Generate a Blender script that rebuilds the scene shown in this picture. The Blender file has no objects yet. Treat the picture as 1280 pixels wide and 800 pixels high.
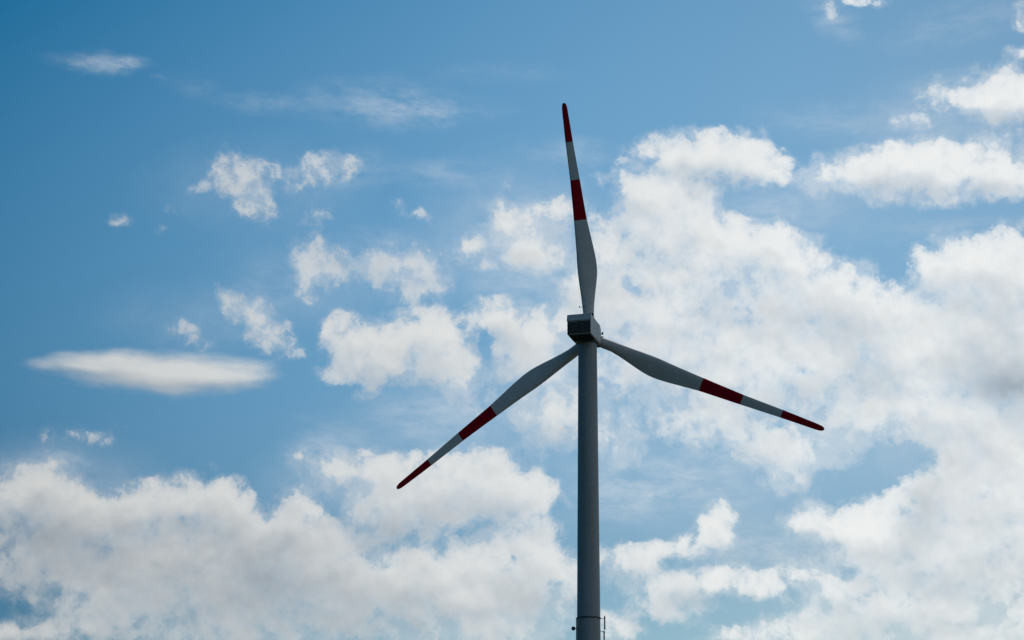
import bpy, bmesh, math, random
from mathutils import Vector, Matrix

R = math.radians
SC = bpy.context.scene
COL = SC.collection

# ------------------------------------------------------------------ camera
FPX = 1950.0                      # focal length in photo pixels (photo is 1280 wide)
PITCH, ROLL = R(18.4327), R(0.6835)
CAM = Vector((0, 0, 1.7))
FWD = Vector((0, math.cos(PITCH), math.sin(PITCH)))
RIGHT0 = Vector((1, 0, 0))
UP0 = RIGHT0.cross(FWD)
RIGHT = math.cos(ROLL) * RIGHT0 + math.sin(ROLL) * UP0
UP = -math.sin(ROLL) * RIGHT0 + math.cos(ROLL) * UP0
cd = bpy.data.cameras.new('camera')
cd.sensor_width = 36.0
cd.lens = 36.0 * FPX / 1280.0
cd.clip_start, cd.clip_end = 0.5, 60000
cam = bpy.data.objects.new('camera', cd)
COL.objects.link(cam)
m = Matrix((RIGHT, UP, -FWD)).transposed().to_4x4()
m.translation = CAM
cam.matrix_world = m
SC.camera = cam

# ------------------------------------------------------------------ exposure
SC.view_settings.view_transform = 'Standard'
SC.view_settings.look = 'None'
SC.view_settings.exposure = 0.0
SC.view_settings.gamma = 1.0
SC.view_settings.use_curve_mapping = False
SC.cycles.max_bounces = 6
SC.cycles.use_adaptive_sampling = True
SC.cycles.adaptive_threshold = 0.008
SC.cycles.adaptive_min_samples = 6
SC.cycles.use_denoising = False

# ------------------------------------------------------------------ sun
SUN_EL, SUN_AZ = R(56), R(14)     # azimuth clockwise from +Y: ahead of the camera, a little to the right
sd = bpy.data.lights.new('sun', 'SUN')
sd.energy = 2.0
sd.angle = R(0.53)
sd.color = (1.0, 0.95, 0.87)
sun = bpy.data.objects.new('sun', sd)
COL.objects.link(sun)
SUN_DIR = Vector((math.sin(SUN_AZ) * math.cos(SUN_EL), math.cos(SUN_AZ) * math.cos(SUN_EL), math.sin(SUN_EL)))
sun.rotation_euler = SUN_DIR.to_track_quat('Z', 'Y').to_euler()

# ------------------------------------------------------------------ world: sky and clouds
W = bpy.data.worlds.new('World')
W.use_nodes = True
W.cycles.sampling_method = 'MANUAL'
W.cycles.sample_map_resolution = 256
NT = W.node_tree
NT.nodes.clear()
L = NT.links.new


def node(t, **kw):
    n = NT.nodes.new(t)
    for k, v in kw.items():
        setattr(n, k, v)
    return n


def put(sock, v):
    if isinstance(v, bpy.types.NodeSocket):
        L(v, sock)
    else:
        sock.default_value = v


def mth(op, a, b=0.0, c=0.0, clamp=False):
    n = node('ShaderNodeMath', operation=op, use_clamp=clamp)
    put(n.inputs[0], a); put(n.inputs[1], b); put(n.inputs[2], c)
    return n.outputs[0]


def vmth(op, a, b=None, scale=None):
    n = node('ShaderNodeVectorMath', operation=op)
    put(n.inputs[0], a)
    if b is not None: put(n.inputs[1], b)
    if scale is not None: put(n.inputs['Scale'], scale)
    return n.outputs['Value'] if op in ('LENGTH', 'DOT_PRODUCT', 'DISTANCE') else n.outputs['Vector']


def sstep(v, a, b, c=0.0, d=1.0, smooth=True):
    n = node('ShaderNodeMapRange', interpolation_type='SMOOTHSTEP' if smooth else 'LINEAR')
    put(n.inputs['Value'], v)
    for k, x in zip(('From Min', 'From Max', 'To Min', 'To Max'), (a, b, c, d)):
        put(n.inputs[k], x)
    return n.outputs['Result']


def mixc(f, a, b, mode='MIX'):
    n = node('ShaderNodeMix', data_type='RGBA', blend_type=mode)
    put(n.inputs['Factor'], f); put(n.inputs[6], a); put(n.inputs[7], b)
    return n.outputs[2]


def noise(vec, scale, detail=6.0, rough=0.55, lac=2.0, dist=0.0, out='Fac'):
    n = node('ShaderNodeTexNoise', noise_dimensions='3D')
    put(n.inputs['Vector'], vec); put(n.inputs['Scale'], scale); put(n.inputs['Detail'], detail)
    put(n.inputs['Roughness'], rough); put(n.inputs['Lacunarity'], lac); put(n.inputs['Distortion'], dist)
    return n.outputs[out]


def lobes(vec, scale, detail=2.0, rough=.5):
    n = node('ShaderNodeTexVoronoi', voronoi_dimensions='3D', feature='SMOOTH_F1', normalize=True)
    put(n.inputs['Vector'], vec); put(n.inputs['Scale'], scale); put(n.inputs['Detail'], detail)
    put(n.inputs['Roughness'], rough); put(n.inputs['Lacunarity'], 2.3); put(n.inputs['Smoothness'], .35)
    return n.outputs['Distance']


def sky_dir(px, py):              # direction in the sky of a cloud seen in the photograph
    return (FWD * FPX + RIGHT * (px - 640) - UP * (py - 400)).normalized()


LAST = None
# a chart of the sky ahead: x east, y up the meridian, about a point 18.4 degrees above the horizon
SKY_E, SKY_N, SKY_C = Vector((1, 0, 0)), Vector((0, -math.sin(R(18.43)), math.cos(R(18.43)))), Vector((0, math.cos(R(18.43)), math.sin(R(18.43))))
TURNS = (-45, -30, -15, 0, 15, 30, 45)


def chart(vec):
    """The chart position of a sky direction, turned by each of TURNS; z is pushed away behind the viewer."""
    back = mth('MULTIPLY', mth('MINIMUM', vmth('DOT_PRODUCT', vec, tuple(SKY_C)), 0.0), 40.0)
    res = {}
    for t in TURNS:
        a = R(t)
        c = node('ShaderNodeCombineXYZ')
        L(vmth('DOT_PRODUCT', vec, tuple(math.cos(a) * SKY_E + math.sin(a) * SKY_N)), c.inputs[0])
        L(vmth('DOT_PRODUCT', vec, tuple(-math.sin(a) * SKY_E + math.cos(a) * SKY_N)), c.inputs[1])
        L(back, c.inputs[2])
        res[t] = c.outputs[0]
    return res


GROUPS = {}


def blob_group(name, items):
    """A node group that sums soft elliptical puffs: (x, y, half width, half height, tilt, weight)."""
    global NT, L
    if name in GROUPS:
        return GROUPS[name]
    g = bpy.data.node_groups.new(name, 'ShaderNodeTree')
    for t in TURNS:
        g.interface.new_socket('turn %d' % t, in_out='INPUT', socket_type='NodeSocketVector')
    g.interface.new_socket('after', in_out='INPUT', socket_type='NodeSocketFloat')
    g.interface.new_socket('sum', in_out='OUTPUT', socket_type='NodeSocketFloat')
    keep = NT, L
    NT, L = g, g.links.new
    gi, go = node('NodeGroupInput'), node('NodeGroupOutput')
    tot, last, n_in = None, gi.outputs['after'], 0
    for k, t in enumerate(TURNS):
        a, src = R(t), gi.outputs[k]
        mine = [q for q in items if min(TURNS, key=lambda z: abs(z - q[4])) == t]
        for i, (px, py, rx, ry, rot, amp) in enumerate(mine):
            if n_in % 8 == 0 or i == 0:       # evaluate in small batches: the shader stack is short
                n = node('ShaderNodeVectorMath', operation='MULTIPLY_ADD')
                L(last, n.inputs[0]); n.inputs[1].default_value = (1e-9,) * 3; L(gi.outputs[k], n.inputs[2])
                src = n.outputs[0]
            n_in += 1
            d = sky_dir(px, py)
            x = d.dot(math.cos(a) * SKY_E + math.sin(a) * SKY_N)
            y = d.dot(-math.sin(a) * SKY_E + math.cos(a) * SKY_N)
            q = node('ShaderNodeVectorMath', operation='MULTIPLY_ADD')
            L(src, q.inputs[0])
            q.inputs[1].default_value = (FPX / rx, FPX / ry, 1.0)
            q.inputs[2].default_value = (-x * FPX / rx, -y * FPX / ry, 0.0)
            v = sstep(vmth('LENGTH', q.outputs[0]), 0.0, 1.0, amp, 0.0)
            tot = v if tot is None else mth('ADD', tot, v)
            last = tot
    L(tot, go.inputs['sum'])
    NT, L = keep
    GROUPS[name] = g
    return g


def blobs(ch, name, items):
    global LAST
    n = node('ShaderNodeGroup')
    n.node_tree = blob_group(name, items)
    for k, t in enumerate(TURNS):
        L(ch[t], n.inputs[k])
    if LAST is not None:
        L(LAST, n.inputs['after'])
    LAST = n.outputs['sum']
    return LAST


PUFFS = [
    # lone puffs in the upper left
    (272, 232, 40, 12, -4, .55), (292, 208, 26, 26, 40, .6), (320, 206, 22, 9, 5, .5), (310, 242, 36, 24, -50, .75), (330, 266, 22, 14, -20, .6),
    (372, 206, 28, 12, 20, .5), (398, 218, 50, 15, 18, .7), (432, 205, 16, 16, 40, .6), (410, 192, 18, 9, 5, .45), (447, 236, 12, 6, 0, .35),
    (397, 270, 18, 14, 10, .7), (505, 258, 26, 12, -20, .6), (528, 271, 14, 6, -30, .4), (144, 275, 17, 9, 5, .6), (212, 262, 20, 8, 6, .55), (206, 285, 11, 9, 0, .55),
    (396, 318, 32, 22, -20, .8), (384, 352, 20, 24, 10, .8), (425, 336, 40, 18, 0, .8), (500, 330, 42, 24, 5, .9), (530, 345, 36, 22, -10, .9), (470, 335, 22, 14, 0, .6),
    (285, 372, 20, 14, -40, .7), (310, 392, 34, 22, -45, .95), (338, 420, 28, 22, -30, .95), (236, 420, 30, 14, -35, .62), (370, 440, 26, 10, -20, .4),
    (75, 545, 26, 9, -4, .5), (122, 550, 24, 9, -4, .58), (152, 530, 24, 8, -20, .35), (265, 580, 14, 8, -20, .45), (640, 240, 26, 20, -45, .45), (1172, 130, 28, 20, 0, .6), (1122, 150, 14, 9, 0, .5), (1148, 154, 16, 10, 0, .5), (1165, 98, 16, 10, 0, .4), (1040, 10, 22, 10, -40, .5), (775, 195, 26, 14, 10, .5), (875, 605, 20, 12, 20, .4), (400, 580, 26, 14, -20, .45), (1274, 22, 20, 18, 0, .55), (60, 580, 20, 18, -40, .5), (530, 420, 90, 60, 0, .3), (600, 500, 60, 40, 0, .35),
]
CUMULUS = [
    # puff left of the rotor
    (430, 412, 40, 26, 0, .9), (450, 445, 54, 40, 0, 1.0), (505, 445, 80, 36, 0, .6), (515, 415, 58, 40, 0, 1.0), (558, 450, 54, 46, -20, 1.0), (540, 405, 28, 24, 0, .9), (578, 485, 30, 24, -20, .8), (460, 495, 22, 12, 0, .45), (420, 470, 26, 14, 0, .5),
    # behind the rotor, left half
    (660, 295, 64, 46, 12, .8), (628, 272, 26, 30, -40, .55), (700, 262, 44, 26, 0, .55), (582, 318, 36, 20, 0, .38), (660, 330, 50, 22, 0, .6), (690, 315, 46, 26, 0, .6), (585, 300, 26, 14, 0, .4),
    (610, 395, 46, 32, 0, .95), (655, 410, 50, 40, 0, 1.0), (690, 440, 56, 50, 0, 1.0), (650, 455, 50, 36, 0, .9), (725, 390, 40, 46, 0, 1.0), (712, 350, 28, 26, 0, .8),
    (690, 525, 58, 44, 0, 1.0), (640, 500, 40, 26, 0, .5), (770, 555, 40, 34, 0, .85), (735, 500, 50, 40, 0, .6), (585, 520, 30, 20, 0, .4),
    # great bank right of the rotor
    (830, 190, 44, 26, 0, .95), (872, 182, 44, 26, 0, 1.0), (925, 185, 44, 28, 0, 1.0), (955, 205, 36, 26, 0, .95), (900, 215, 70, 30, 0, .85), (985, 222, 30, 14, 0, .5),
    (752, 300, 22, 50, 0, .4), (745, 225, 34, 12, 15, .4), (755, 325, 36, 30, 0, .5), (760, 370, 40, 40, 0, .7), (845, 238, 56, 34, 0, .7), (800, 235, 50, 34, 0, .75), (838, 262, 54, 40, 0, 1.0), (800, 300, 54, 54, 0, 1.0), (880, 300, 74, 50, -20, 1.0), (940, 300, 54, 36, -20, 1.0), (985, 315, 46, 40, -25, 1.0), (1030, 355, 56, 52, -35, 1.0), (1085, 375, 50, 46, -35, 1.0), (1120, 415, 50, 50, -30, 1.0), (1140, 455, 44, 44, 0, 1.0),
    (850, 400, 60, 34, 0, .6), (1135, 512, 50, 34, 0, .8), (1085, 525, 60, 36, 0, .6), (850, 350, 90, 56, 0, .9), (940, 370, 100, 60, 0, .9), (1020, 420, 100, 60, 0, .9), (800, 380, 60, 50, 0, .9), (870, 440, 110, 60, 0, .9), (960, 470, 110, 60, 0, .9), (1060, 480, 100, 56, -10, .95), (800, 450, 60, 50, 0, .9), (840, 515, 70, 40, 0, .75), (920, 535, 80, 46, 0, .85), (985, 575, 60, 40, -15, .85), (1040, 550, 70, 40, 0, .8), (970, 608, 30, 18, 0, .6),
    # upper right
    (1045, 220, 60, 30, 6, .95), (1110, 210, 66, 34, 0, 1.0), (1150, 190, 40, 24, 0, .85), (1180, 220, 70, 34, 0, 1.0), (1240, 205, 60, 38, 0, .95), (1280, 225, 46, 30, 0, .9), (1098, 250, 36, 16, 0, .55), (1190, 250, 60, 14, 0, .5),
    (1250, 110, 44, 32, 0, 1.0), (1275, 130, 46, 34, 0, 1.0), (1215, 130, 40, 24, 0, .85), 
    (1085, 2, 34, 10, 0, .75), (1275, 65, 30, 10, 0, .65), (1274, 22, 20, 18, 0, .55),
    # far right bank
    (1175, 330, 44, 40, 0, 1.0), (1225, 330, 54, 40, 0, 1.0), (1280, 330, 60, 50, 0, 1.0), (1175, 390, 50, 56, 0, 1.0), (1240, 400, 70, 70, 0, 1.0), (1190, 460, 60, 56, 0, 1.0), (1260, 480, 70, 60, 0, 1.0), (1180, 520, 60, 36, 0, .75), (1300, 420, 60, 90, 0, 1.0), (1230, 540, 70, 40, 0, .8),
    (1175, 590, 44, 44, 30, .95), (1230, 590, 70, 60, 0, 1.0), (1280, 600, 60, 70, 0, 1.0), (1135, 640, 56, 40, 30, 1.0), (1060, 655, 66, 36, 5, 1.0), (1010, 655, 40, 26, 0, .85), (1090, 690, 60, 34, 0, .9), (1180, 660, 80, 60, 0, 1.0), (1260, 690, 80, 70, 0, 1.0), (1150, 720, 80, 50, 0, .95), (1060, 750, 70, 40, 0, .9), (1040, 725, 30, 26, 0, .6), (1120, 790, 110, 50, 0, .95), (1230, 780, 100, 60, 0, .95), (990, 790, 80, 24, 0, .85), (930, 800, 70, 20, 0, .75), (975, 735, 46, 20, 10, .45), (1000, 705, 40, 20, 0, .4),
    # bottom centre
    (893, 668, 32, 26, 0, .6), (505, 466, 52, 26, 0, .5), (898, 655, 26, 38, -20, .95), (870, 685, 40, 20, 20, .7), (820, 690, 60, 20, 10, .75), (770, 700, 46, 24, 0, .75), (815, 735, 54, 26, 0, .95), (880, 725, 60, 24, 0, 1.0), (930, 728, 44, 22, 0, .9), (850, 762, 60, 20, 0, .85), (770, 785, 46, 24, 0, .8), (810, 615, 16, 9, 0, .3), (780, 632, 18, 9, 0, .3),
    # lower left bank
    (18, 610, 46, 34, 0, 1.0), (60, 590, 22, 22, -40, .6), (68, 622, 46, 34, -20, 1.0), (40, 660, 70, 46, 0, 1.0), (110, 650, 54, 34, 0, .95), (165, 632, 46, 30, 0, 1.0), (205, 620, 44, 30, 0, 1.0), (255, 618, 44, 28, 0, 1.0), (290, 625, 30, 30, 0, 1.0), (310, 660, 50, 34, 0, .95), (220, 670, 90, 50, 0, 1.0), (130, 700, 90, 50, 0, .95), (40, 715, 60, 40, 0, .8), (370, 640, 36, 30, -30, .95), (400, 680, 70, 46, 0, 1.0), (330, 700, 90, 50, 0, 1.0), (230, 730, 100, 50, 0, 1.0), (120, 760, 80, 46, 0, .9), (40, 790, 90, 24, 0, .85), (460, 720, 80, 46, 0, 1.0), (370, 760, 110, 60, 0, 1.0), (250, 790, 110, 50, 0, 1.0), (500, 770, 100, 50, 0, 1.0), (590, 740, 80, 50, 0, 1.0), (640, 790, 90, 50, 0, 1.0), (680, 720, 56, 50, 0, .95),
    (405, 600, 60, 44, 0, .42), (385, 572, 44, 18, -15, .3), (450, 580, 50, 24, 0, .6), (500, 600, 66, 40, 0, .95), (570, 590, 70, 34, 0, .9), (630, 600, 60, 40, -20, .95), (670, 635, 46, 40, -30, .9), (600, 640, 70, 34, 0, .9), (520, 640, 70, 34, 0, .85), (470, 640, 50, 30, 0, .7), (560, 690, 60, 26, 0, .6), (645, 680, 60, 30, 0, .8),  (550, 625, 110, 46, 0, .5), (620, 705, 100, 40, 0, .5), (520, 720, 90, 36, 0, .5), (560, 740, 200, 40, 0, .4), (200, 700, 220, 60, 0, .4),
]
# openings of blue inside the banks, and thin places
GAPS = [
    (1118, 335, 34, 24, -30, .4), (606, 432, 16, 46, 15, .55), (490, 376, 60, 12, 0, .35), (620, 358, 64, 13, 0, .55), (575, 372, 20, 12, 0, .4), (590, 525, 30, 14, 30, .3), (700, 490, 24, 10, 0, .25), (750, 258, 16, 24, 0, .25), (798, 362, 50, 14, -30, .45), (835, 388, 26, 10, -30, .35), (700, 340, 22, 12, 30, .4), (935, 255, 36, 14, -15, .6), (1005, 270, 46, 26, -20, .5), (545, 688, 42, 20, 0, .5), (590, 660, 60, 14, 0, .35), (125, 685, 40, 22, -15, .2), (868, 672, 10, 28, -20, .5), (640, 700, 8, 12, 0, .5), (690, 730, 30, 12, 0, .35), (475, 765, 14, 12, 0, .45), (405, 680, 24, 8, 0, .3), (335, 648, 14, 16, 30, .5), (424, 640, 20, 24, 20, .6), (30, 768, 90, 24, 0, .22), (60, 735, 36, 20, 0, .3), (855, 704, 80, 12, 5, .22), (640, 480, 34, 12, 30, .4), (1226, 617, 26, 14, 0, .5), (1170, 590, 30, 40, 15, .35), (1140, 640, 24, 30, 0, .25), (760, 560, 8, 20, 0, .2), (860, 600, 60, 34, -15, .5), (1110, 540, 60, 26, 20, .3), (1120, 582, 60, 40, 30, .55), (700, 640, 16, 20, 0, .4), (715, 600, 14, 40, 0, .4), (1002, 465, 26, 12, 0, .5), (1055, 714, 34, 20, 0, .35), (1085, 745, 20, 20, 0, .3), (900, 770, 40, 12, 0, .3), (900, 540, 10, 10, 0, .2), (640, 345, 60, 12, 0, .35), (1150, 500, 20, 30, 0, .3), 
]
# grey, thick parts of the banks
SHADE = [
    (1262, 474, 80, 36, 15, .65), (1268, 385, 40, 24, 0, .3), (1150, 615, 40, 70, -15, .35), (1235, 455, 90, 60, 15, .55), (1280, 485, 60, 50, 0, .7), (1250, 390, 60, 50, 0, .2), (1060, 480, 120, 60, 0, .3), (1150, 640, 40, 90, -20, .5), (1030, 400, 120, 56, -30, .42), (930, 395, 100, 44, 0, .32), (1080, 470, 80, 50, 0, .1), (960, 500, 120, 40, 0, .1), (860, 470, 70, 40, 0, .2), (900, 230, 90, 26, 0, .45), (960, 320, 60, 20, -20, .2), (360, 740, 280, 110, 0, .8), (220, 680, 230, 110, 0, .5), (60, 680, 120, 100, 0, .5), (560, 640, 150, 50, 0, .35), (640, 760, 120, 60, 0, .4), (40, 650, 90, 36, 0, .35), (560, 760, 160, 50, 0, .35), (460, 660, 120, 34, 0, .35), (540, 470, 70, 30, 0, .25), (460, 470, 50, 22, 0, .25), (1130, 235, 150, 22, 0, .35), (1250, 150, 60, 20, 0, .3), (640, 440, 60, 30, 0, .25), (850, 750, 90, 16, 0, .35), (1200, 730, 120, 40, 0, .4), (1080, 690, 70, 20, 0, .3), (690, 540, 60, 30, 0, .3), (670, 320, 70, 22, 0, .25), (1100, 790, 160, 24, 0, .3), (520, 355, 60, 14, 0, .2),
]
HAZE = [(650, 300, 190, 140, 0, .32), (560, 530, 200, 80, 0, .22), (860, 600, 240, 100, 0, .16), (1000, 260, 220, 70, 0, .2), (720, 470, 140, 160, 0, .3), (960, 700, 170, 90, 0, .16), (1180, 170, 160, 100, 0, .28), (420, 600, 130, 70, 0, .3), (60, 610, 170, 80, 0, .3), (420, 350, 200, 90, 0, .16), (320, 235, 180, 80, 0, .14), (1120, 560, 120, 70, 0, .25), (240, 400, 150, 60, 0, .12)]
LENS = [(194, 463, 186, 37, 0, .95), (236, 476, 116, 35, 0, .65), (122, 451, 92, 20, 0, .5), (312, 467, 66, 28, 0, .5), (70, 453, 56, 18, 0, .25)]
CIRRUS = [(125, 78, 74, 16, -4, .45), (155, 82, 40, 15, 10, .25), (200, 97, 16, 6, 0, .12), (470, 128, 140, 42, 6, .28), (335, 130, 90, 20, 0, .15), (250, 112, 60, 24, -15, .1), (540, 140, 120, 30, 4, .3), (560, 215, 110, 26, 0, .25), (620, 90, 120, 20, 0, .1), (720, 190, 90, 30, 0, .25), (500, 300, 120, 24, 0, .2), (1050, 150, 140, 40, 0, .2), (1200, 30, 120, 40, 20, .2), (870, 620, 150, 60, 0, .15), (560, 560, 120, 40, 0, .15), (1180, 290, 130, 24, 0, .3), (660, 310, 120, 100, 0, .55), (860, 590, 200, 60, 0, .3), (980, 260, 130, 40, 0, .3), (540, 520, 140, 46, 0, .35), (760, 620, 120, 60, 0, .3), (330, 370, 120, 60, 30, .2), (430, 215, 90, 40, 15, .25), (1180, 130, 80, 50, 15, .4), (420, 570, 90, 60, -30, .35), (960, 690, 120, 50, 0, .5), (60, 600, 100, 50, 0, .35), (1040, 20, 60, 30, -45, .4)]

tc = node('ShaderNodeTexCoord')
D = tc.outputs['Generated']       # direction of view in the sky
sub = lambda c: vmth('SUBTRACT', c, (.5, .5, .5))
w1 = vmth('SCALE', sub(noise(D, 22, 2, .5, out='Color')), scale=0.0095)
w2 = vmth('SCALE', sub(noise(D, 75, 3, .55, out='Color')), scale=0.0065)
DW = vmth('ADD', vmth('ADD', D, w1), w2)
DS = vmth('ADD', D, vmth('SCALE', sub(noise(D, 40, 2, .5, out='Color')), scale=0.006))

CH, CHS = chart(DW), chart(DS)
SUN_UP = (SUN_DIR - FWD * SUN_DIR.dot(FWD)).normalized()
n_a = noise(DW, 52, 9, .58)
n_p = noise(DW, 78, 9, .62)
n_c = noise(DW, 120, 6, .6)



def mass(ch):                     # how much cloud stands in a direction, levelling off inside the banks
    t = blobs(ch, 'cloud_banks', [(x, y, 1.42 * a, 1.42 * b, r, .92 * w) for x, y, a, b, r, w in CUMULUS])
    return mth('MULTIPLY', mth('SUBTRACT', 1.0, mth('POWER', math.e, mth('MULTIPLY', t, -.9))), 1.5)


body = mass(CH)
body_up = mass(chart(vmth('ADD', DW, tuple(SUN_UP * 0.014))))
cov = mth('SUBTRACT', body, blobs(CH, 'cloud_gaps', GAPS))
# the sky beyond the picture: unseen clouds added on the right to light the turbine
away = sstep(vmth('DOT_PRODUCT', D, tuple(FWD)), math.cos(R(29)), math.cos(R(20)), 1.0, 0.0)
alt = sstep(node('ShaderNodeSeparateXYZ').outputs[2], -0.02, 0.05)
L(D, alt.node.inputs['Value'].links[0].from_node.inputs[0])
to_right = sstep(vmth('DOT_PRODUCT', D, tuple(RIGHT)), -.25, .35)
scatter = mth('MULTIPLY', sstep(noise(DW, 3.4, 4, .5), .48, .60, 0, 1.0), mth('MULTIPLY', mth('MULTIPLY', away, alt), to_right))
cov = mth('ADD', cov, scatter)

DL = vmth('ADD', D, vmth('SCALE', w1, scale=.7))
lobe_a = lobes(DL, 46)
ragged = mth('ADD', mth('MULTIPLY', mth('SUBTRACT', n_a, .5), 1.3), mth('MULTIPLY', mth('SUBTRACT', n_p, .5), 1.9))
ragged = mth('ADD', ragged, mth('MULTIPLY', mth('SUBTRACT', noise(DW, 24, 2, .5), .5), .7))
ragged = mth('ADD', ragged, mth('MULTIPLY', mth('SUBTRACT', .30, lobe_a), 1.3))
hold = mth('MULTIPLY', sstep(body, 0.0, .5), sstep(cov, .9, 1.4, 1.0, .45))      # the middle of a bank is more even than its rim
v = mth('ADD', cov, mth('MULTIPLY', ragged, hold))
puff = blobs(CH, 'cloud_puffs', [(x, y, 1.9 * a, 2.1 * b, t, .70 * w) for x, y, a, b, t, w in PUFFS])
v_puff = mth('ADD', puff, mth('MULTIPLY', mth('MULTIPLY', mth('SUBTRACT', n_p, .5), 4.0), sstep(puff, 0.0, .4)))
depth = mth('MAXIMUM', mth('SUBTRACT', v, .46), 0.0)
crisp = sstep(mth('SUBTRACT', body, body_up), -.15, .35, -2.2, -4.2)      # sunny tops end sharply, undersides fray
alpha = mth('SUBTRACT', 1.0, mth('POWER', math.e, mth('MULTIPLY', depth, crisp)))
depth_puff = mth('MAXIMUM', mth('SUBTRACT', v_puff, .40), 0.0)
alpha_puff = mth('MULTIPLY', mth('SUBTRACT', 1.0, mth('POWER', math.e, mth('MULTIPLY', depth_puff, -1.9))), .92)
alpha = mth('MAXIMUM', alpha, alpha_puff)
v = mth('MAXIMUM', v, mth('MULTIPLY', v_puff, .9))
wisp = mth('ADD', mth('MAXIMUM', cov, puff), mth('MULTIPLY', mth('SUBTRACT', n_p, .5), 2.0))
wisp = mth('MULTIPLY', sstep(wisp, .12, .85), mth('MULTIPLY', sstep(mth('MAXIMUM', cov, puff), 0.02, .35), .40))     # thin mist round the clouds
alpha = mth('MAXIMUM', alpha, wisp)

n_l = noise(vmth('MULTIPLY', D, (1.0, 1.0, 4.0)), 30, 6, .6)
lens_raw = blobs(CHS, 'lens_cloud', LENS)
lens_up = blobs(chart(vmth('ADD', DS, (0.0, 0.0, 0.007))), 'lens_cloud', LENS)
lens = mth('ADD', lens_raw, mth('MULTIPLY', mth('SUBTRACT', n_l, .5), 1.0))
lens = mth('MULTIPLY', sstep(lens, 0.02, 1.25, 0, .95), sstep(lens_raw, 0.0, .3))
lens_col = mixc(mth('ADD', .38, mth('MULTIPLY', mth('SUBTRACT', lens_up, lens_raw), 1.5), clamp=True), (0.74, 0.755, 0.745, 1), (0.50, 0.54, 0.57, 1))

DC = vmth('MULTIPLY', D, (1.0, 1.0, 3.0))
n_s = noise(vmth('ADD', DC, vmth('SCALE', w1, scale=1.5)), 34, 9, .68)
cir = mth('MULTIPLY', blobs(CH, 'cirrus', CIRRUS), sstep(n_s, .30, .74))
cir = mth('MINIMUM', cir, .7)

# cloud brightness: thin rims pass the sunlight, thick middles are grey
thick = sstep(v, 0.6, 1.5)
bump_a = noise(DW, 30, 3, .5)
bump_b = noise(vmth('ADD', DW, tuple(SUN_UP * 0.010)), 30, 3, .5)
lobe_b = lobes(vmth('ADD', DL, tuple(SUN_UP * 0.006)), 46)
relief = mth('ADD', mth('MULTIPLY', mth('SUBTRACT', bump_b, bump_a), .9), mth('MULTIPLY', mth('SUBTRACT', lobe_a, lobe_b), .55))
under = mth('MULTIPLY', mth('SUBTRACT', body_up, body), .35)
belly = mth('MULTIPLY', mth('SUBTRACT', noise(DW, 15, 2, .5), .42), .9)
shade = mth('ADD', mth('MULTIPLY', thick, .12), mth('MULTIPLY', blobs(CH, 'cloud_shade', SHADE), .5))
shade = mth('ADD', mth('ADD', shade, relief), mth('ADD', under, mth('MULTIPLY', belly, thick)), clamp=True)
CLOUD_LIT = (0.86, 0.875, 0.865, 1)
CLOUD_GREY = (0.36, 0.42, 0.475, 1)
cloud_col = mixc(shade, CLOUD_LIT, CLOUD_GREY)
# clouds nearer the sun are brighter
sunward = mth('MINIMUM', mth('MULTIPLY_ADD', mth('MULTIPLY', vmth('DOT_PRODUCT', D, tuple(RIGHT)), FPX / 640), .19, .89), 1.0)
sunward = mth('MAXIMUM', sunward, .70)
cloud_col = vmth('SCALE', cloud_col, scale=sunward)
lens_col = vmth('SCALE', lens_col, scale=mth('ADD', sunward, .12))

STRENGTH = 0.1
sky = node('ShaderNodeTexSky', sky_type='NISHITA', sun_disc=False, sun_elevation=SUN_EL, sun_rotation=SUN_AZ,
           altitude=200, air_density=1.0, dust_density=0.6, ozone_density=2.0)
sky_col = vmth('SCALE', sky.outputs[0], scale=0.1)
# the air is deep blue on the left and paler towards the sun on the right
cx = mth('MULTIPLY', vmth('DOT_PRODUCT', D, tuple(RIGHT)), FPX / 640)
cx = mth('MAXIMUM', mth('MINIMUM', cx, 1.15), -1.25)
cy = mth('MULTIPLY', vmth('DOT_PRODUCT', D, tuple(UP)), -FPX / 400)
cy = mth('MAXIMUM', mth('MINIMUM', cy, .72), -1.2)
gain = vmth('ADD', vmth('SCALE', (0.2668, 0.2073, 0.1346), scale=cx), vmth('SCALE', (0.0188, -0.129, -0.1442), scale=cy))
gain = vmth('ADD', gain, vmth('SCALE', (-0.0723, -0.1322, -0.1357), scale=mth('MULTIPLY', cx, cx)))
gain = vmth('ADD', gain, vmth('SCALE', (-0.1735, -0.2236, -0.1655), scale=mth('MULTIPLY', cy, cy)))
gain = vmth('ADD', gain, (0.552, 0.842, 0.842))
gain = vmth('MAXIMUM', gain, (0.04, 0.30, 0.42))
sky_col = vmth('MULTIPLY', sky_col, gain)

haze = mth('MULTIPLY', blobs(CH, 'cloud_mist', HAZE), sstep(n_a, .25, .75, .35, 1.15, smooth=False))
col = mixc(mth('MINIMUM', haze, .5), sky_col, (0.66, 0.72, 0.77, 1))
col = mixc(cir, col, (0.72, 0.76, 0.79, 1))
col = mixc(lens, col, lens_col)
col = mixc(alpha, col, cloud_col)
bg = node('ShaderNodeBackground')
L(vmth('SCALE', col, scale=1.0 / STRENGTH), bg.inputs['Color'])
bg.inputs['Strength'].default_value = STRENGTH
out = node('ShaderNodeOutputWorld')
L(bg.outputs[0], out.inputs['Surface'])
SC.world = W

# ------------------------------------------------------------------ materials


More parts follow.
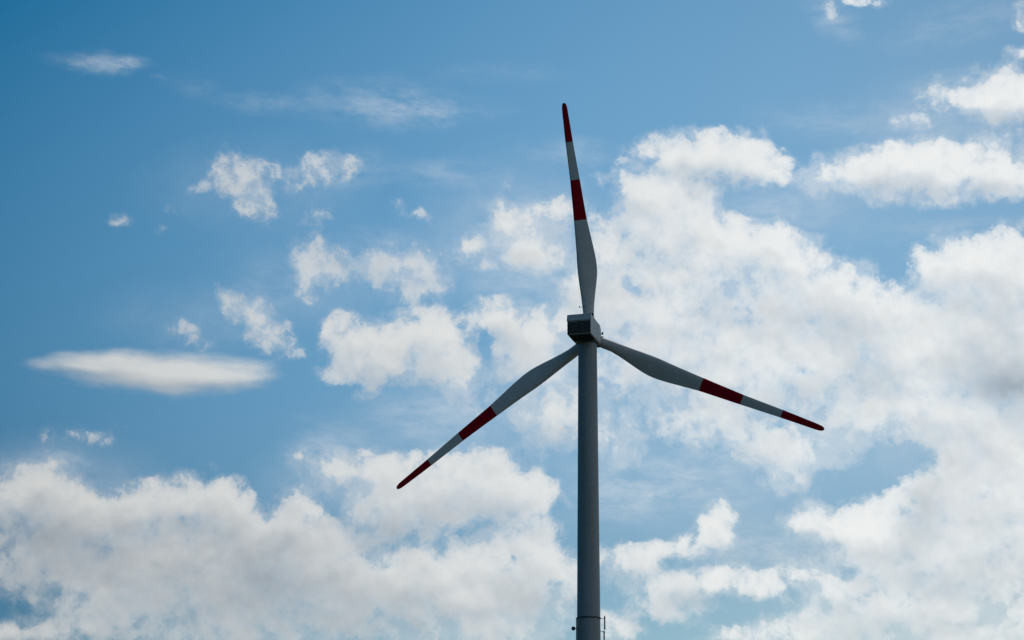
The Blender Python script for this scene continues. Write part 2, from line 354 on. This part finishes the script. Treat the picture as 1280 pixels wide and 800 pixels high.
def material(name, base, rough, metallic=0.0, vary=0.06, scale=3.0, streak=False, bump=0.0, spec=.5):
    mt = bpy.data.materials.new(name)
    mt.use_nodes = True
    t = mt.node_tree
    b = t.nodes['Principled BSDF']
    b.inputs['Roughness'].default_value = rough
    b.inputs['Metallic'].default_value = metallic
    c = t.nodes.new('ShaderNodeTexCoord')
    mp = t.nodes.new('ShaderNodeMapping')
    mp.inputs['Scale'].default_value = (1, 1, .06 if streak else 1)
    t.links.new(c.outputs['Object'], mp.inputs[0])
    n = t.nodes.new('ShaderNodeTexNoise')
    n.inputs['Scale'].default_value = scale
    n.inputs['Detail'].default_value = 6
    t.links.new(mp.outputs[0], n.inputs['Vector'])
    r = t.nodes.new('ShaderNodeMapRange')
    r.inputs['From Min'].default_value, r.inputs['From Max'].default_value = .3, .7
    r.inputs['To Min'].default_value, r.inputs['To Max'].default_value = 1 - vary, 1 + vary
    t.links.new(n.outputs['Fac'], r.inputs['Value'])
    vm = t.nodes.new('ShaderNodeVectorMath')
    vm.operation = 'SCALE'
    vm.inputs[0].default_value = base
    t.links.new(r.outputs[0], vm.inputs['Scale'])
    t.links.new(vm.outputs[0], b.inputs['Base Color'])
    b.inputs['Specular IOR Level'].default_value = spec
    if bump:
        bp = t.nodes.new('ShaderNodeBump')
        bp.inputs['Strength'].default_value = bump
        t.links.new(n.outputs['Fac'], bp.inputs['Height'])
        t.links.new(bp.outputs[0], b.inputs['Normal'])
    return mt


M_GREY = material('grey_paint', (.245, .245, .255), .5, vary=.12, scale=.9, streak=True)
M_NAC = material('nacelle_paint', (.44, .42, .42), .5, vary=.10, scale=1.5)
M_BLADE = material('blade_gelcoat', (.57, .50, .48), .6, vary=.05, scale=.8, spec=.3)
M_RED = material('red_gelcoat', (.36, .002, .014), .75, vary=.12, scale=.8, spec=.06)
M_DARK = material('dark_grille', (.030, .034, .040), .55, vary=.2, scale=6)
M_METAL = material('galvanised_steel', (.16, .17, .18), .5, .6, vary=.15, scale=8)
M_BLACK = material('black_plastic', (.02, .02, .022), .5, vary=.1, scale=8)
M_LAMP = material('red_lamp_glass', (.20, .01, .01), .2, vary=.05)
M_CONC = material('concrete', (.32, .31, .29), .9, vary=.15, scale=1.2, bump=.2)
M_GRASS = material('meadow', (.022, .030, .012), .95, vary=.5, scale=.05, bump=.3)

# ------------------------------------------------------------------ mesh helpers


def link(name, bm, mats, parent=None, smooth=True, angle=40):
    bmesh.ops.recalc_face_normals(bm, faces=bm.faces)
    me = bpy.data.meshes.new(name)
    bm.to_mesh(me)
    bm.free()
    for mt in (mats if isinstance(mats, (list, tuple)) else [mats]):
        me.materials.append(mt)
    if smooth:
        me.polygons.foreach_set('use_smooth', [True] * len(me.polygons))
        me.set_sharp_from_angle(angle=R(angle))
    o = bpy.data.objects.new(name, me)
    COL.objects.link(o)
    if parent: o.parent = parent
    return o


def loft(bm, rings, cap0=True, cap1=True, mats=None):
    vs = [[bm.verts.new(p) for p in r] for r in rings]
    n = len(rings[0])
    for i in range(len(vs) - 1):
        for k in range(n):
            f = bm.faces.new((vs[i][k], vs[i][(k + 1) % n], vs[i + 1][(k + 1) % n], vs[i + 1][k]))
            if mats: f.material_index = mats[i]
    if cap0:
        bm.faces.new(vs[0][::-1]).material_index = mats[0] if mats else 0
    if cap1:
        bm.faces.new(vs[-1]).material_index = mats[-1] if mats else 0
    return vs


def ring(r, z, n=48, cx=0, cy=0):
    return [Vector((cx + r * math.cos(2 * math.pi * k / n), cy + r * math.sin(2 * math.pi * k / n), z)) for k in range(n)]


def lathe(bm, prof, n=48, cx=0, cy=0):
    loft(bm, [ring(r, z, n, cx, cy) for r, z in prof])


def tube(bm, pts, r, n=10, closed=False):
    pts = [Vector(p) for p in pts]
    rings = []
    for i, p in enumerate(pts):
        if closed:
            t = (pts[(i + 1) % len(pts)] - pts[i - 1]).normalized()
        else:
            t = (pts[min(i + 1, len(pts) - 1)] - pts[max(i - 1, 0)]).normalized()
        ref = Vector((0, 0, 1)) if abs(t.z) < .9 else Vector((0, 1, 0))
        a = t.cross(ref).normalized()
        b = t.cross(a)
        rings.append([p + r * (math.cos(2 * math.pi * k / n) * a + math.sin(2 * math.pi * k / n) * b) for k in range(n)])
    if closed:
        rings.append(rings[0])
        vs = [[bm.verts.new(p) for p in rg] for rg in rings[:-1]]
        for i in range(len(vs)):
            j = (i + 1) % len(vs)
            for k in range(n):
                bm.faces.new((vs[i][k], vs[i][(k + 1) % n], vs[j][(k + 1) % n], vs[j][k]))
    else:
        loft(bm, rings)


def box(bm, lo, hi, bevel=0.0):
    g = bmesh.ops.create_cube(bm, size=1.0)
    vs = g['verts']
    for v_ in vs:
        v_.co = Vector([lo[i] + (v_.co[i] + .5) * (hi[i] - lo[i]) for i in range(3)])
    if bevel:
        es = list({e for v_ in vs for e in v_.link_edges})
        bmesh.ops.bevel(bm, geom=es, offset=bevel, segments=2, affect='EDGES')


def tag(o, **kw):
    for k, v_ in kw.items(): o[k] = v_
    return o


# ------------------------------------------------------------------ ground
bm = bmesh.new()
S = 20000
N = 40
gv = [[bm.verts.new((S * ((i / N * 2 - 1) ** 3), S * ((j / N * 2 - 1) ** 3), 0)) for j in range(N + 1)] for i in range(N + 1)]
for i in range(N):
    for j in range(N):
        bm.faces.new((gv[i][j], gv[i + 1][j], gv[i + 1][j + 1], gv[i][j + 1]))
tag(link('ground', bm, M_GRASS, smooth=False), kind='structure')

# ------------------------------------------------------------------ wind turbine
BX, BY, HH = 11.7283, 230.0, 76.0
YAW = R(14.5545) + math.atan2(BX, BY)
TILT, CONE, PHI, RAD, HUBD = R(6.148), R(-2.2985), R(-4.3733), 38.944, 2.4906

turbine = bpy.data.objects.new('wind_turbine', None)
COL.objects.link(turbine)
turbine.location = (BX, BY, 0)
tag(turbine, label='tall grey wind turbine with three red-banded blades against the cloudy sky', category='wind turbine')

TOWER_TOP = HH - 1.42


def tower_r(z):
    return 1.44 + (TOWER_TOP - z) * 0.0063


bm = bmesh.new()
prof = [(tower_r(z), z) for z in [0.25 + (TOWER_TOP - .25) * k / 24 for k in range(25)]]
lathe(bm, prof, 96)
tower = link('tower', bm, M_GREY, turbine)
for z in (24.6, 49.8):            # section joints
    bm = bmesh.new()
    r0 = tower_r(z)
    loft(bm, [ring(r0 + .002, z - .05, 96), ring(r0 + .012, z - .04, 96), ring(r0 + .012, z + .04, 96), ring(r0 + .002, z + .05, 96)], False, False)
    link('flange', bm, M_GREY, tower)
bm = bmesh.new()
lathe(bm, [(3.4, -0.2), (3.4, .18), (3.3, .25), (1.2, .25)], 64)
link('foundation', bm, M_CONC, turbine)

# nacelle: its own frame, +y forward to the rotor, x right seen from behind
nac_mx = Matrix.Translation((0, 0, HH)) @ Matrix.Rotation(-YAW, 4, 'Z')

W2 = 1.86                         # half width
Y0, Y1 = -5.15, 1.45              # rear and front
ZB, ZT = -1.38, 1.80
bm = bmesh.new()


def nac_ring(y, w, zb, zt, c=.22):
    return [Vector((-w, y, zb + c)), Vector((-w + c, y, zb)), Vector((w - c, y, zb)), Vector((w, y, zb + c)),
            Vector((w, y, zt - c)), Vector((w - c, y, zt)), Vector((-w + c, y, zt)), Vector((-w, y, zt - c))]


loft(bm, [nac_ring(Y0 + .02, W2 - .03, ZB + .03, .84, .07), nac_ring(Y0 + .10, W2, ZB, .88, .09),
          nac_ring(Y0 + .30, W2, ZB, ZT, .10), nac_ring(0.6, W2 - .02, ZB, ZT, .12), nac_ring(Y1, W2 - .08, ZB + .12, ZT - .25, .30)])
nacelle = link('nacelle', bm, M_NAC, turbine, angle=25)
nacelle.matrix_local = nac_mx

bm = bmesh.new()                  # sloping rear hatch that overhangs the grille
s0, s1 = Vector((0, Y0 - .14, .80)), Vector((0, Y0 + .12, ZT + .05))
loft(bm, [[Vector((x, s0.y, s0.z)), Vector((x, s1.y, s1.z)), Vector((x, s1.y + .3, s1.z)), Vector((x, s0.y + .16, s0.z - .06))] for x in (-W2 - .03, -W2 + .3, W2 - .3, W2 + .03)])
link('rear_hatch', bm, M_NAC, nacelle, smooth=False)
bm = bmesh.new()                  # rear air grille with horizontal louvres
for k in range(10):
    z = -1.18 + k * .195
    pts = [Vector((0, Y0 + .02, z - .05)), Vector((0, Y0 - .07, z - .08)), Vector((0, Y0 - .07, z - .05)), Vector((0, Y0 + .02, z + .09))]
    loft(bm, [[Vector((x, p.y, p.z)) for p in pts] for x in (-W2 + .16, W2 - .16)])
for x0, x1 in ((-W2 + .05, -W2 + .16), (-.06, .06), (W2 - .16, W2 - .05)):
    box(bm, (x0, Y0 - .09, -1.30), (x1, Y0 + .01, .79))
link('rear_grille', bm, M_DARK, nacelle, smooth=False)
bm = bmesh.new()                  # dark ribbed sheet added under the rear half: underside shade put into its colour
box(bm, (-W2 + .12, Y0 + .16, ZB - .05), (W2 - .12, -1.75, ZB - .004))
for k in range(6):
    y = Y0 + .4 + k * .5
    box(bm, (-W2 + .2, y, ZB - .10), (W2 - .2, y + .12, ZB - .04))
link('underside_shade', bm, M_DARK, nacelle, smooth=False)
for sx in (-1, 1):                # seams of the side panels
    for y in (-3.2, -1.3):
        bm = bmesh.new()
        box(bm, (sx * W2 - .012, y, ZB + .25), (sx * W2 + .012, y + .05, ZT - .2))
        link('panel_seam', bm, M_DARK, nacelle, smooth=False)
bm = bmesh.new()                  # yaw ring between nacelle and tower
lathe(bm, [(1.30, ZB - .05), (1.58, ZB - .03), (1.58, ZB + .06), (1.3, ZB + .08)], 64)
link('yaw_ring', bm, M_DARK, nacelle)
bm = bmesh.new()                  # wind sensor mast on the roof
mx, my = .42, -4.1
tube(bm, [(mx, my, ZT - .05), (mx, my, ZT + 1.5)], .035)
tube(bm, [(mx - .60, my, ZT + 1.42), (mx + .14, my, ZT + 1.42)], .03)
mast = link('sensor_mast', bm, M_METAL, nacelle)
for sx in (-.60, .10):
    bm = bmesh.new()
    lathe(bm, [(.03, ZT + 1.40), (.03, ZT + 1.45), (.09, ZT + 1.46), (.09, ZT + 1.60), (.02, ZT + 1.64)], 16, mx + sx, my)
    link('wind_sensor', bm, M_BLACK, mast)
bm = bmesh.new()                  # obstruction light at the roof edge
lx, ly = W2 - .12, -3.6
lathe(bm, [(.07, ZT - .03), (.07, ZT + .18), (.17, ZT + .2), (.19, ZT + .36), (.15, ZT + .50), (.04, ZT + .55)], 20, lx, ly)
link('obstruction_light', bm, M_BLACK, nacelle)
bm = bmesh.new()                  # a second one on a bracket at the front right
lx, ly, lz = W2 + .22, Y1 - .25, .35
tube(bm, [(W2 - .12, ly, lz), (lx, ly, lz)], .05)
lathe(bm, [(.05, lz - .05), (.14, lz), (.16, lz + .2), (.12, lz + .34), (.03, lz + .38)], 20, lx, ly)
link('obstruction_light', bm, M_BLACK, nacelle)

# rotor frame: +y along the axis away from the camera, x right, z up
rot_mx = Matrix.Translation((0, 0, HH)) @ Matrix.Rotation(-YAW, 4, 'Z') @ Matrix.Rotation(TILT, 4, 'X') @ Matrix.Translation((0, HUBD, 0))
bm = bmesh.new()
prof = [(1.05, -1.22), (1.42, -1.10), (1.50, -.4), (1.50, .5), (1.36, 1.0), (1.05, 1.5), (.6, 1.85), (.05, 2.0)]
n = 48
loft(bm, [[Vector((r * math.cos(2 * math.pi * k / n), y, r * math.sin(2 * math.pi * k / n))) for k in range(n)] for r, y in prof])
hub = link('hub', bm, M_GREY, turbine)
hub.matrix_local = rot_mx

# blade: z outwards, -x leading edge (seen from behind), y along the axis.
# stations: fraction of radius, leading-edge and trailing-edge offsets in metres, thickness ratio, blend to round root
PXM = 8.05
ST = [(.030, 6.6, 6.6, 1.0, 1), (.070, 6.7, 6.6, 1.0, 1), (.098, 6.9, 6.6, .97, .95), (.135, 6.8, 8.4, .82, .75), (.180, 7.0, 11.4, .60, .45), (.215, 7.3, 14.0, .47, .25),
      (.250, 7.5, 16.2, .39, .1), (.275, 7.5, 17.3, .34, .05), (.295, 7.4, 17.6, .31, 0), (.320, 7.0, 17.5, .29, 0), (.347, 6.5, 16.9, .27, 0), (.380, 6.0, 15.9, .26, 0), (.414, 5.6, 14.7, .25, 0), (.450, 5.2, 13.4, .24, 0),
      (.492, 4.8, 12.0, .23, 0), (.550, 4.3, 11.0, .22, 0), (.605, 3.9, 10.1, .21, 0), (.664, 3.5, 9.1, .20, 0), (.720, 3.6, 8.0, .19, 0), (.775, 3.7, 7.0, .18, 0), (.828, 3.8, 6.0, .18, 0),
      (.880, 3.7, 5.3, .17, 0), (.920, 3.5, 4.7, .17, 0), (.950, 3.5, 4.3, .17, 0), (.972, 3.3, 4.0, .17, 0), (.985, 3.0, 3.5, .18, 0), (.993, 2.4, 2.7, .2, 0), (.9975, 1.6, 1.8, .22, 0), (1.0, .5, .6, .3, 0)]


def section(s, le, te, th, rd, n=36):
    c = (le + te) / PXM
    z = s * RAD
    tw = R(11) * (1 - min(1, max(0, (s - .2) / .8))) ** 1.6 * (1 - rd)
    pts = []
    for k in range(n):
        a = 2 * math.pi * k / n
        xc = .5 - .5 * math.cos(a)          # 0 at the leading edge, 1 at the trailing edge
        yt = 5 * th * (.2969 * math.sqrt(max(xc, 0)) - .126 * xc - .3516 * xc ** 2 + .2843 * xc ** 3 - .1036 * xc ** 4)
        camber = .09 * th * 4 * xc * (1 - xc)
        ya = c * ((yt if a < math.pi else -yt) + camber)
        yr = .5 * c * math.sin(a) * th
        x = -le / PXM + c * xc
        y = ya * (1 - rd) + yr * rd
        pts.append(Vector((x * math.cos(tw) - y * math.sin(tw), x * math.sin(tw) * -1 * -1 + y * math.cos(tw), z)))
    return pts


bm = bmesh.new()
mats = []
for i in range(len(ST) - 1):
    s = (ST[i][0] + ST[i + 1][0]) / 2
    mats.append(1 if .492 < s < .664 or s > .828 else 0)
loft(bm, [section(*st) for st in ST], mats=mats)
blade0 = link('blade', bm, [M_BLADE, M_RED], turbine)
bm = bmesh.new()                  # bolted root collar
lathe(bm, [(.84, 1.30), (.98, 1.32), (.98, 1.62), (.86, 1.66)], 48)
collar0 = link('root_collar', bm, M_DARK, blade0)
FIX = [(0, 0), (0, 0), (0, 0)]
for k in range(3):
    b, c = (blade0, collar0) if k == 0 else (blade0.copy(), collar0.copy())
    if k:
        COL.objects.link(b); COL.objects.link(c)
        b.parent = turbine; c.parent = b
    b.matrix_local = rot_mx @ Matrix.Rotation(PHI + FIX[k][0] + k * 2 * math.pi / 3, 4, 'Y') @ Matrix.Rotation(-CONE + FIX[k][1], 4, 'X')

# fittings on the tower, at the bottom of the picture
ZR = 32.55
r = tower_r(ZR)
bm = bmesh.new()
n = 72
loft(bm, [ring(r + .01, ZR - .10, n), ring(r + .07, ZR - .10, n), ring(r + .07, ZR + .10, n), ring(r + .01, ZR + .10, n)], False, False)
clamp = link('clamp_ring', bm, M_DARK, tower)
bm = bmesh.new()                  # stand-off arm and rod antenna at the right
tube(bm, [(r * .9, -.5, ZR - .02), (r + .58, -.5, ZR - .12)], .045)
link('stand_off_arm', bm, M_METAL, tower)
bm = bmesh.new()
tube(bm, [(r * .9, -.5, ZR - 1.9), (r + .58, -.5, ZR - 1.9)], .045)
link('stand_off_arm', bm, M_METAL, tower)
for z0, z1, dx in ((ZR - 1.62, ZR + .22, .60), (ZR - 3.6, ZR - 1.95, .50)):
    bm = bmesh.new()
    lathe(bm, [(.05, z0 - .12), (.05, z0), (.12, z0 + .02), (.13, z0 + .15), (.10, z0 + .2), (.10, z1 - .2), (.13, z1 - .15), (.12, z1), (.03, z1 + .03), (.03, z1 + .2)], 18, r + dx, -.5)
    link('rod_antenna', bm, M_BLACK, tower)
# cable conduits down the left side
for aa, rr in ((R(186), .07), (R(222), .05)):
    bm = bmesh.new()
    p = Vector((math.cos(aa), math.sin(aa), 0)) * (r + rr + .03)
    tube(bm, [(p.x, p.y, ZR + .05), (p.x * 1.006, p.y * 1.006, ZR - 3), (p.x * 1.03, p.y * 1.03, ZR - 12), (p.x * 1.09, p.y * 1.09, .5)], rr)
    link('cable_conduit', bm, M_GREY, tower)
bm = bmesh.new()                  # small drum dish at the left
cx, cz = -(r + .55), ZR - 1.55
prof = [(.05, -.16), (.26, -.14), (.30, -.02), (.30, .10), (.27, .13), (.05, .12)]
n = 24
loft(bm, [[Vector((cx + q * math.cos(2 * math.pi * k / n), -.5 + y, cz + q * math.sin(2 * math.pi * k / n))) for k in range(n)] for q, y in prof])
tube(bm, [(cx, -.4, cz), (cx + .3, -.35, cz), (-r * .93, -.3, cz)], .05)
link('dish_antenna', bm, M_BLACK, tower)
